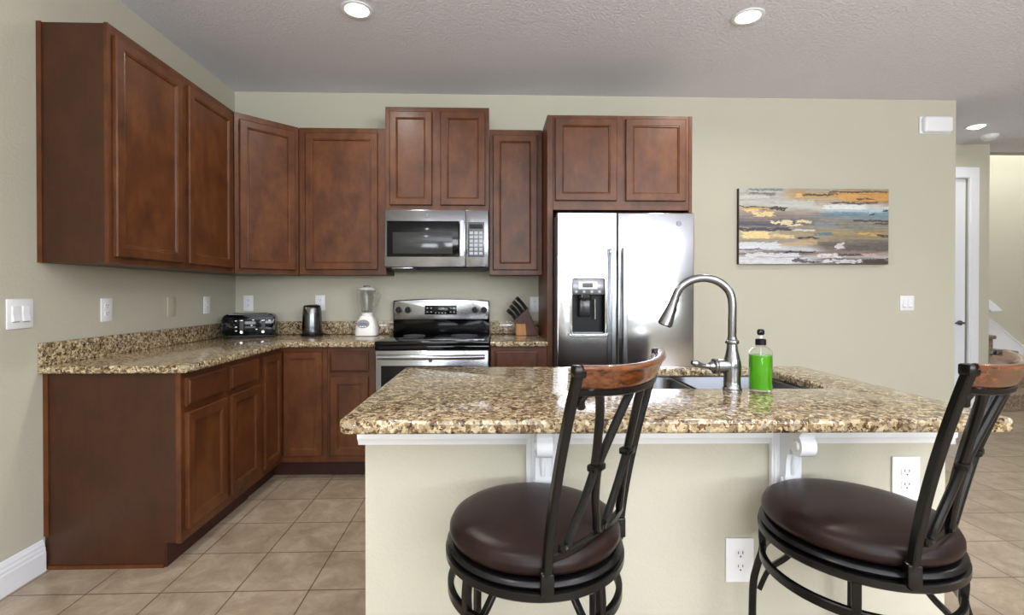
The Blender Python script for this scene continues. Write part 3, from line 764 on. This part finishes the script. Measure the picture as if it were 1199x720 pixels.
# ------------------------------------------------------------------ kettle
t = thing('electric_kettle', 'dark stainless electric kettle with its spout facing the room', 'kettle', (.652, -.165, ZC), radians(-96))
bm = BM(); lathe(bm, [(0, .001), (.078, .001), (.080, .006), (.080, .018), (.072, .022), (0, .022)], 36); link('power_base', bm, BLACKP, t)
DST = steel('dark_steel', (112, 114, 116), .22)
kb_ = link('body', lathe(BM(), [(0, .023), (.070, .023), (.072, .03), (.0715, .08), (.068, .16), (.064, .205), (.060, .216), (0, .218)], 40), DST, t)
bm = BM(); lathe(bm, [(.061, .214), (.062, .221), (.055, .229), (.02, .234), (0, .234)], 36); link('lid', bm, BLACKP, t)
bm = BM(); vs = [bm.verts.new(p) for p in ((.060, -.026, .214), (.060, .026, .214), (.092, 0, .219), (.069, 0, .165), (.056, -.022, .205), (.056, .022, .205))]
for f in ((0, 2, 1), (0, 3, 2), (2, 3, 1), (0, 4, 3), (1, 3, 5), (4, 5, 3), (0, 1, 5, 4)): bm.faces.new([vs[i] for i in f])
bmesh.ops.recalc_face_normals(bm, faces=bm.faces[:]); link('spout', bm, CHROME, t, smooth=0)
bm = BM(); tube(bm, [(-.055, 0, .222), (-.095, 0, .215), (-.118, 0, .18), (-.115, 0, .11), (-.10, 0, .055), (-.07, 0, .04)], [.013, .014, .014, .013, .012, .010], 12, up=(0, 1, 0)); link('handle', bm, BLACKP, t)
bm = BM(); tube(bm, [(-.07, .03, .012), (-.085, .07, .006), (-.06, .11, .005), (-.02, .125, .005)], .0045, 8); link('power_cord', bm, BLACKP, t)

# ------------------------------------------------------------------ blender
t = thing('countertop_blender', 'white blender with a clear glass jar beside the range', 'blender', (1.062, -.165, ZC), 0)
bm = BM()
R = []
for hw, hd_, z in ((.078, .075, .004), (.080, .077, .02), (.076, .073, .06), (.064, .062, .11), (.048, .048, .142), (.044, .044, .150)):
    R.append([bm.verts.new((p[0], p[1], z)) for p in rrect(-hw, hw, -hd_, hd_, hw*.55, 6)])
for A, B in zip(R, R[1:]):
    for i in range(len(A)): bm.faces.new((A[i], A[(i+1) % len(A)], B[(i+1) % len(A)], B[i]))
bm.faces.new(R[0][::-1]); bm.faces.new(R[-1]); bmesh.ops.recalc_face_normals(bm, faces=bm.faces[:])
mb = link('motor_base', bm, WPLAS, t, smooth=50)
bm = BM(); lathe(bm, [(0, 0), (.045, 0), (.047, .003), (.045, .006), (0, .007)], 32)
bmesh.ops.transform(bm, matrix=Matrix.Translation((-.012, -.064, .092)) @ Matrix.Rotation(radians(76), 4, 'X') @ Matrix.Diagonal((1, .68, 1, 1)), verts=bm.verts[:])
pl_ = link('oval_control_plate', bm, BADGE, t)
bm = BM()
for x in (-.035, -.018, -.001): box(bm, x, x+.012, -.076, -.071, .070, .077, .001)
link('speed_button', bm, PLATE, pl_)
bm = BM()
for i in range(2): box(bm, -.046+i*.01, .022-i*.008, -.0765+i*.003, -.0735+i*.003, .086+i*.010, .089+i*.010)
link('plate_print', bm, GREYD, pl_)
link('foot_rim', lathe(BM(), [(.07, 0), (.07, .004), (0, .004), (0, 0)], 30), GREYD, t)
link('blade_collar', lathe(BM(), [(0, .150), (.040, .150), (.042, .156), (.041, .172), (.037, .174), (0, .174)], 32), WPLAS, t)
jar = link('glass_jar', lathe(BM(), [(0, .176), (.036, .176), (.040, .185), (.052, .25), (.062, .325), (.065, .345), (.062, .345), (.058, .325), (.048, .25), (.036, .188), (0, .184)], 40), GLASS, t)
bm = BM(); tube(bm, [(.060, 0, .328), (.090, 0, .322), (.094, 0, .29), (.080, 0, .24), (.054, 0, .222)], .007, 10, up=(0, 1, 0)); link('jar_handle', bm, GLASS, jar)
bm = BM()
for a in (0, 90, 180, 270): 
    c_, s_ = cos(radians(a+30)), sin(radians(a+30)); tube(bm, [(0, 0, .188), (c_*.014, s_*.014, .190), (c_*.024, s_*.024, .200)], .0022, 6)
link('blade', bm, CHROME, jar)
ld = link('lid', lathe(BM(), [(0, .346), (.066, .344), (.0675, .348), (.0675, .362), (.060, .366), (0, .367)], 36), mat('lid_grey', (200, 202, 200), .35), t)
link('filler_cap', lathe(BM(), [(0, .366), (.024, .366), (.026, .374), (.022, .379), (0, .379)], 28), GLASS, ld)

# ------------------------------------------------------------------ knife block
t = thing('knife_block', 'wooden knife block full of black-handled knives on the right counter', 'knife block', (2.255, -.15, ZC), radians(0))
# leaning block: outline in x,z, leaning left
out = [(-.062, .001), (.110, .001), (.020, .205), (-.082, .115), (-.062, .09)]
bm = BM(); prism(bm, out, -.045, .062, 'y', .003); blk = link('block', bm, BLOCKD, t, smooth=0)
bm = BM(); prism(bm, [(-.064, .001), (.012, .001), (.004, .088), (-.064, .088)], -.0485, -.044, 'y', .001); link('light_front_panel', bm, BLOCKL, blk, smooth=0)
bm = BM(); box(bm, -.0665, -.062, -.044, .060, .004, .086, .001); link('light_end_panel', bm, BLOCKL, blk, smooth=0)
du = Vector((-.62, -.12, .78)).normalized()
k = 0
for r_ in range(4):
    for c_ in range(3 if r_ < 3 else 2):
        base = Vector((-.070+r_*.028, -.030+c_*.036, .128+r_*.024))
        L_ = (.075, .085, .095, .11)[r_]+.006*c_
        p0 = base+du*-.015; p1 = base+du*L_*.5+Vector((0, 0, .002)); p2 = base+du*L_+Vector((-.004, 0, -.003))
        kk = thing('knife', 'black knife in the wooden block, %s, %s' % (('lowest row', 'second row up', 'third row up', 'topmost row')[r_], ('nearest the room', 'in the middle', 'nearest the back wall')[c_ if r_ < 3 else c_*2]), 'knife', (t.location+base)[:], 0, 'knives in the block')
        bm = BM(); tube(bm, [p0-base+du*.012, p1-base, p2-base], [.0125, .0115, .0145], 10, up=(0, 1, 0)); hn = link('handle', bm, BLACKP, kk)
        bm = BM()
        for f_ in (.3, .6, .85):
            q = (p2-base)*f_; tube(bm, [q+Vector((0, -.0095, 0)), q+Vector((0, -.0070, 0))], .002, 8, smooth=False)
        link('rivet', bm, CHROME, hn)

# ------------------------------------------------------------------ painting
t = thing('canvas_painting', 'abstract canvas of grey, blue and gold horizontal streaks on the back wall', 'painting', (4.595, 0, 1.772), 0)
PW, PH, PD = 1.225, .606, .038
link('stretcher', box(BM(), -PW/2, PW/2, -PD+.001, -.001, -PH/2, PH/2, .001), mat('canvas_edge', (70, 60, 54), .8), t)
NX, NY = 220, 120
rowc = [(0, (178, 176, 170)), (.10, (172, 170, 164)), (.22, (186, 184, 178)), (.30, (158, 146, 132)), (.40, (122, 112, 110)), (.47, (78, 76, 90)), (.52, (150, 142, 130)), (.60, (176, 164, 140)),
        (.70, (150, 138, 122)), (.80, (196, 198, 204)), (.86, (110, 98, 90)), (.92, (206, 208, 212)), (1, (176, 176, 178))]
rowr = [(0, (150, 140, 122)), (.07, (190, 140, 70)), (.14, (196, 146, 72)), (.19, (150, 126, 104)), (.24, (206, 208, 208)), (.30, (128, 150, 162)), (.36, (120, 142, 154)), (.43, (138, 132, 122)), (.50, (124, 124, 118)),
        (.58, (150, 134, 96)), (.66, (140, 128, 108)), (.74, (100, 92, 88)), (.84, (128, 112, 104)), (.90, (176, 170, 166)), (.95, (70, 62, 60)), (1, (80, 72, 68))]
def lut(T, v):
    for (a, ca), (b, cb) in zip(T, T[1:]):
        if v <= b: k_ = (v-a)/(b-a); return [ca[i]+(cb[i]-ca[i])*k_ for i in range(3)]
    return list(T[-1][1])
strokes = [  # u0,u1,v0,v1,colour
 (.06, .24, .06, .10, (110, 106, 104)), (.0, .2, .09, .13, (196, 196, 192)), (.0, .3, .235, .275, (62, 54, 52)), (.03, .12, .27, .31, (232, 202, 136)), (.10, .23, .31, .375, (236, 212, 150)),
 (.0, .2, .25, .27, (216, 172, 104)), (.2, .26, .43, .465, (240, 224, 176)), (.27, .36, .42, .48, (238, 222, 170)), (.37, .48, .42, .455, (234, 216, 166)), (.32, .42, .47, .50, (236, 220, 176)),
 (.0, .34, .52, .56, (58, 54, 66)), (.02, .2, .57, .66, (240, 214, 150)), (.1, .37, .61, .65, (228, 200, 140)), (.36, .5, .54, .565, (204, 208, 214)), (.38, .53, .645, .665, (44, 38, 40)),
 (.0, .27, .71, .80, (210, 212, 220)), (.28, .50, .72, .75, (190, 160, 118)), (.38, .52, .68, .74, (182, 156, 116)), (.30, .50, .83, .85, (34, 30, 32)), (.0, .14, .80, .815, (60, 60, 66)), (.12, .45, .82, .83, (90, 84, 84)),
 (.04, .40, .85, .90, (214, 216, 224)), (.0, .36, .95, .99, (206, 208, 214)), (.36, .46, .93, .98, (70, 66, 70)), (.46, .53, .96, .98, (24, 22, 24)), (.52, .68, .86, .92, (216, 216, 220)), (.56, .82, .94, .985, (220, 220, 224)),
 (.42, .62, .07, .095, (64, 58, 56)), (.60, .72, .05, .08, (120, 96, 66)), (.66, .80, .05, .15, (206, 160, 96)), (.80, .98, .08, .16, (198, 150, 88)), (.62, 1.0, .03, .05, (86, 66, 48)), (.78, .9, .12, .14, (84, 62, 48)),
 (.62, .92, .18, .20, (70, 60, 58)), (.56, .84, .21, .27, (222, 222, 222)), (.66, .98, .28, .31, (172, 196, 208)), (.55, .8, .33, .37, (106, 132, 148)), (.76, 1.0, .41, .435, (66, 60, 60)), (.90, 1.0, .45, .47, (60, 52, 52)),
 (.97, 1.0, .28, .31, (40, 40, 44)), (.88, .91, .33, .35, (40, 50, 58)), (.5, .62, .58, .62, (92, 118, 132)), (.8, .86, .58, .61, (206, 166, 96)), (.86, .94, .59, .63, (196, 160, 92)), (.92, 1.0, .60, .63, (48, 44, 46)),
 (.64, .70, .72, .80, (214, 212, 214)), (.70, 1.0, .74, .82, (92, 84, 84)), (.66, .82, .86, .89, (60, 54, 56)), (.82, .92, .86, .885, (202, 164, 158)), (.84, 1.0, .92, .98, (64, 54, 52)), (.25, .5, .16, .26, (192, 192, 186)),
 (.38, .42, .06, .11, (226, 192, 130)), (.5, .66, .44, .52, (128, 136, 138)), (.26, .32, .24, .29, (50, 46, 46)), (.05, .3, .0, .03, (110, 120, 118))]
bm = BM(); lay = bm.loops.layers.color.new('paint')
V = [[bm.verts.new((-PW/2+PW*i/NX, -PD, PH/2-PH*j/NY)) for i in range(NX+1)] for j in range(NY+1)]
def paint(u, v):
    nu = noise.noise(Vector((u*3, v*9, 1)))*.035+noise.noise(Vector((u*14, v*30, 4)))*.015
    vv = min(max(v+nu, 0), 1); k_ = min(max((u-.5+noise.noise(Vector((u*4, v*8, 9)))*.3)*3+.5, 0), 1)
    a = lut(rowc, vv); b = lut(rowr, vv); c = [a[i]*(1-k_)+b[i]*k_ for i in range(3)]
    g = noise.noise(Vector((u*6, v*60, 3)))*20+noise.noise(Vector((u*30, v*90, 5)))*14
    c = [x+g for x in c]
    for u0, u1, v0, v1, sc in strokes:
        uu = u+noise.noise(Vector((v*60, u*5, u0*9)))*.03; w2 = v+noise.noise(Vector((u*18, v0*7, 2)))*.018+noise.noise(Vector((u*60, v0*7, 6)))*.008
        if u0 < uu < u1 and v0 < w2 < v1:
            m_ = .85 if noise.noise(Vector((u*40, v*70, u0*5))) > -.35 else .25
            c = [c[i]*(1-m_)+(sc[i]+g*.5)*m_ for i in range(3)]
    return tuple(min(max(x, 4), 250)/255 for x in c)+(1,)
for j in range(NY):
    for i in range(NX):
        f = bm.faces.new((V[j+1][i], V[j+1][i+1], V[j][i+1], V[j][i]))
        c = paint((i+.5)/NX, (j+.5)/NY)
        for l in f.loops: l[lay] = c
me = bpy.data.meshes.new('painted_canvas'); bm.to_mesh(me); bm.free()
m = mat('abstract_paint', (128,)*3, .5); n = N(m); at = n.n('ShaderNodeVertexColor', layer_name='paint'); n.l(at.outputs[0], n.b.inputs['Base Color'])
a_ = n.noise(n.coord((1, 1, 4)), 30, 3); n.bump(a_.outputs[0], .3, .002)
me.materials.append(m); o = bpy.data.objects.new('painted_canvas', me); COL.objects.link(o); o.parent = t

# ------------------------------------------------------------------ bar stools
DZ_ = .085
def stool(loc, phi, legrot, label):
    t = thing('bar_stool', label, 'bar stool', (loc[0], loc[1], 0), phi, 'swivel bar stools')
    zs = -.008
    # cushion
    k0 = .954; dz = DZ_
    def LP(pr): return [(r*k0, z+dz) for r, z in pr]
    link('seat_cushion', lathe(BM(), LP([(0, .585), (.185, .585), (.204, .590), (.210, .600), (.2095, .611), (.203, .623), (.190, .631), (.165, .636), (.12, .640), (.06, .641), (0, .641)]), 72), LEATH, t, smooth=60)
    link('swivel_ring', lathe(BM(), LP([(.150, .583), (.205, .583), (.212, .580), (.2165, .574), (.212, .568), (.150, .566)]), 72), IRON, t)
    link('apron_ring', lathe(BM(), LP([(.175, .564), (.214, .564), (.2195, .561), (.2195, .547), (.2155, .543), (.195, .543), (.175, .552)]), 72), IRON, t)
    link('swivel_plate', lathe(BM(), LP([(0, .566), (.09, .566), (.09, .548), (0, .548)]), 24), IRON, t)
    for a in (0, 90):
        c_, s_ = cos(radians(a)+legrot), sin(radians(a)+legrot)
        link('cross_bar', tube(BM(), [(-.18*c_, -.18*s_, .551+dz), (.18*c_, .18*s_, .551+dz)], 1, sq=(.015, .005), smooth=False), IRON, t)
    hoop = lambda r, z: [(r*cos(2*pi*i/64), r*sin(2*pi*i/64), z) for i in range(64)]
    link('lower_hoop', tube(BM(), hoop(.198, .474+dz), 1, closed=True, sq=(.007, .011)), IRON, t)
    link('foot_ring', tube(BM(), hoop(.208, .20), .011, 12, closed=True), IRON, t)
    for k_ in range(4):
        a = legrot+k_*pi/2; c_, s_ = cos(a), sin(a)
        P = lambda r, z: (r*c_, r*s_, z)
        bm = BM(); tube(bm, [P(.196, .545+dz), P(.199, .51+dz), P(.198, .47+dz), P(.212, .415+dz), P(.221, .35+dz), P(.222, .24), P(.220, .12), P(.228, .008)], 1, sq=(.009, .009), up=(c_, s_, 0), k=4)
        lg = link('leg', bm, IRON, t)
        bm = BM(); tube(bm, [P(.085, .547+dz), P(.10, .52+dz), P(.145, .46+dz), P(.182, .42+dz), P(.205, .36+dz)], 1, sq=(.008, .006), up=(c_, s_, .3), k=4); link('leg_brace', bm, IRON, lg)
        bm = BM(); lathe(bm, [(0, 0), (.016, 0), (.016, .008), (.012, .014), (0, .014)], 16, (.228*c_, .228*s_)); link('foot_cap', bm, BLACKP, lg)
    # backrest
    al = .818; ra = .210; bx = ra*cos(al); by = ra*sin(al); zb = .650; ZT_ = 1.104; WT = .180
    def Z(z): return zb+(z-.57)*(ZT_-zb)/.52     # nominal height (.57 base, 1.09 top) to real
    def bp(z, y):     # z nominal; back surface x as a function of height and side position
        q = max((z-.57)/.52, 0)
        half = by+(WT-by)*q
        return bx+.090*q**1.5+(.022+.026*q)*(1-min(1, (y/half)**2))*min(1, max(0, (z-.56)/.1))
    for s in (-1, 1):
        yy = lambda z: s*(by+(WT-by)*(z-.57)/.52)
        bm = BM(); tube(bm, [(bp(z, 9), yy(z), Z(z)) for z in (.560, .60, .68, .76, .84, .92, 1.0, 1.06, 1.082)], 1, sq=(.0085, .0095), up=(cos(s*.6), sin(s*.6), 0), k=3)
        po = link('back_post', bm, IRON, t)
        bm = BM(); box(bm, -.011, .014, -.0115, .0115, -.011, .011, .004)
        bmesh.ops.transform(bm, matrix=Matrix.Translation((bp(1.082, 9)-.003, yy(1.082)-s*.003, Z(1.082)-.001)) @ Matrix.Rotation(s*.6, 4, 'Z'), verts=bm.verts[:]); link('post_cap', bm, IRON, po)
        c_, s_ = cos(s*al), sin(s*al)
        bm = BM(); box(bm, -.013, .010, -.0135, .0135, -.022, .026, .004); bmesh.ops.transform(bm, matrix=Matrix.Translation((bx+.003*c_, s*by+.003*s_, .668)) @ Matrix.Rotation(s*al, 4, 'Z'), verts=bm.verts[:])
        link('post_bracket', bm, IRON, po)
    # crest rail: swept wooden section
    bm = BM(); n_ = 30; rings = []
    for i in range(n_+1):
        u = -1+2*i/n_; y = u*.173
        x = bp(1.09, 9)+.044*(1-u*u)-.008; z = 1.085-.010*(1-u*u)
        hh = .0245+.002*(1-u*u); ww = .012+.003*(1-u*u)
        tx, ty = -.096*u, .177; l_ = math.hypot(tx, ty); nx, ny = ty/l_, -tx/l_
        ring = []
        for a_ in range(20):
            A = 2*pi*a_/20; cx_ = abs(cos(A))**.8*(1 if cos(A) > 0 else -1); sx_ = abs(sin(A))**.8*(1 if sin(A) > 0 else -1)
            d = cx_*ww+sx_*hh*.35+(.006*(sin(A) > .5)); ring.append(bm.verts.new((x+nx*d, y+ny*d, z+sx_*hh)))
        rings.append(ring)
    for A, B in zip(rings, rings[1:]):
        for j in range(20): bm.faces.new((A[j], A[(j+1) % 20], B[(j+1) % 20], B[j]))
    bm.faces.new(rings[0]); bm.faces.new(rings[-1]); bmesh.ops.recalc_face_normals(bm, faces=bm.faces[:])
    cr = link('crest_rail', bm, RAILW, t, smooth=50)
    bm = BM(); tube(bm, [(bp(1.05, 9)+.044*(1-u*u), u*.171, 1.056-.010*(1-u*u)) for u in [-1+2*i/14 for i in range(15)]], 1, sq=(.006, .006), k=2); link('rail_support', bm, IRON, cr)
    # lower curved bar
    bm = BM(); tube(bm, [(bp(.650, y), y, Z(.650)) for y in [-.150+.300*i/12 for i in range(13)]], 1, sq=(.006, .008), k=2); link('lower_bar', bm, IRON, t)
    # lattice: pairs of bars tied at a collar, with scroll ends
    for s in (-1, 1):
        Q = lambda y, z: (bp(z, y*.95)-.002, s*y*.95, Z(z if z > .86 else .86-(.86-z)*1.08))
        bm = BM(); tube(bm, [Q(.160, 1.000), Q(.166, 1.018), Q(.152, 1.036), Q(.130, 1.030), Q(.112, .99), Q(.094, .92), Q(.082, .86), Q(.080, .83), Q(.092, .77), Q(.112, .71), Q(.118, .684), Q(.130, .676), Q(.132, .690)], [.0085, .0085, .0088, .0088, .0088, .0088, .0088, .0088, .0088, .0088, .0088, .0088, .0085], 10, up=(1, 0, 0), k=4)
        link('lattice_bar', bm, IRON, t)
        bm = BM(); tube(bm, [Q(0.0, 1.040), Q(.022, 1.022), Q(.036, .98), Q(.054, .91), Q(.066, .86), Q(.066, .83), Q(.052, .77), Q(.028, .71), Q(.020, .685), Q(.008, .678), Q(.006, .692)], .0088, 10, up=(1, 0, 0), k=4)
        lb = link('lattice_bar', bm, IRON, t)
        bm = BM(); c0 = Vector(Q(.073, .845)); box(bm, c0.x-.012, c0.x+.012, c0.y-.019, c0.y+.019, c0.z-.007, c0.z+.007, .003); link('collar', bm, IRON, lb)
    return t
stool((2.098, -2.72), -.725, radians(-51)+.725, 'round brown leather swivel bar stool in front of the island, near its middle')
stool((2.882, -2.715), -.935, radians(-36)+.935, 'round brown leather swivel bar stool by the right end of the island')
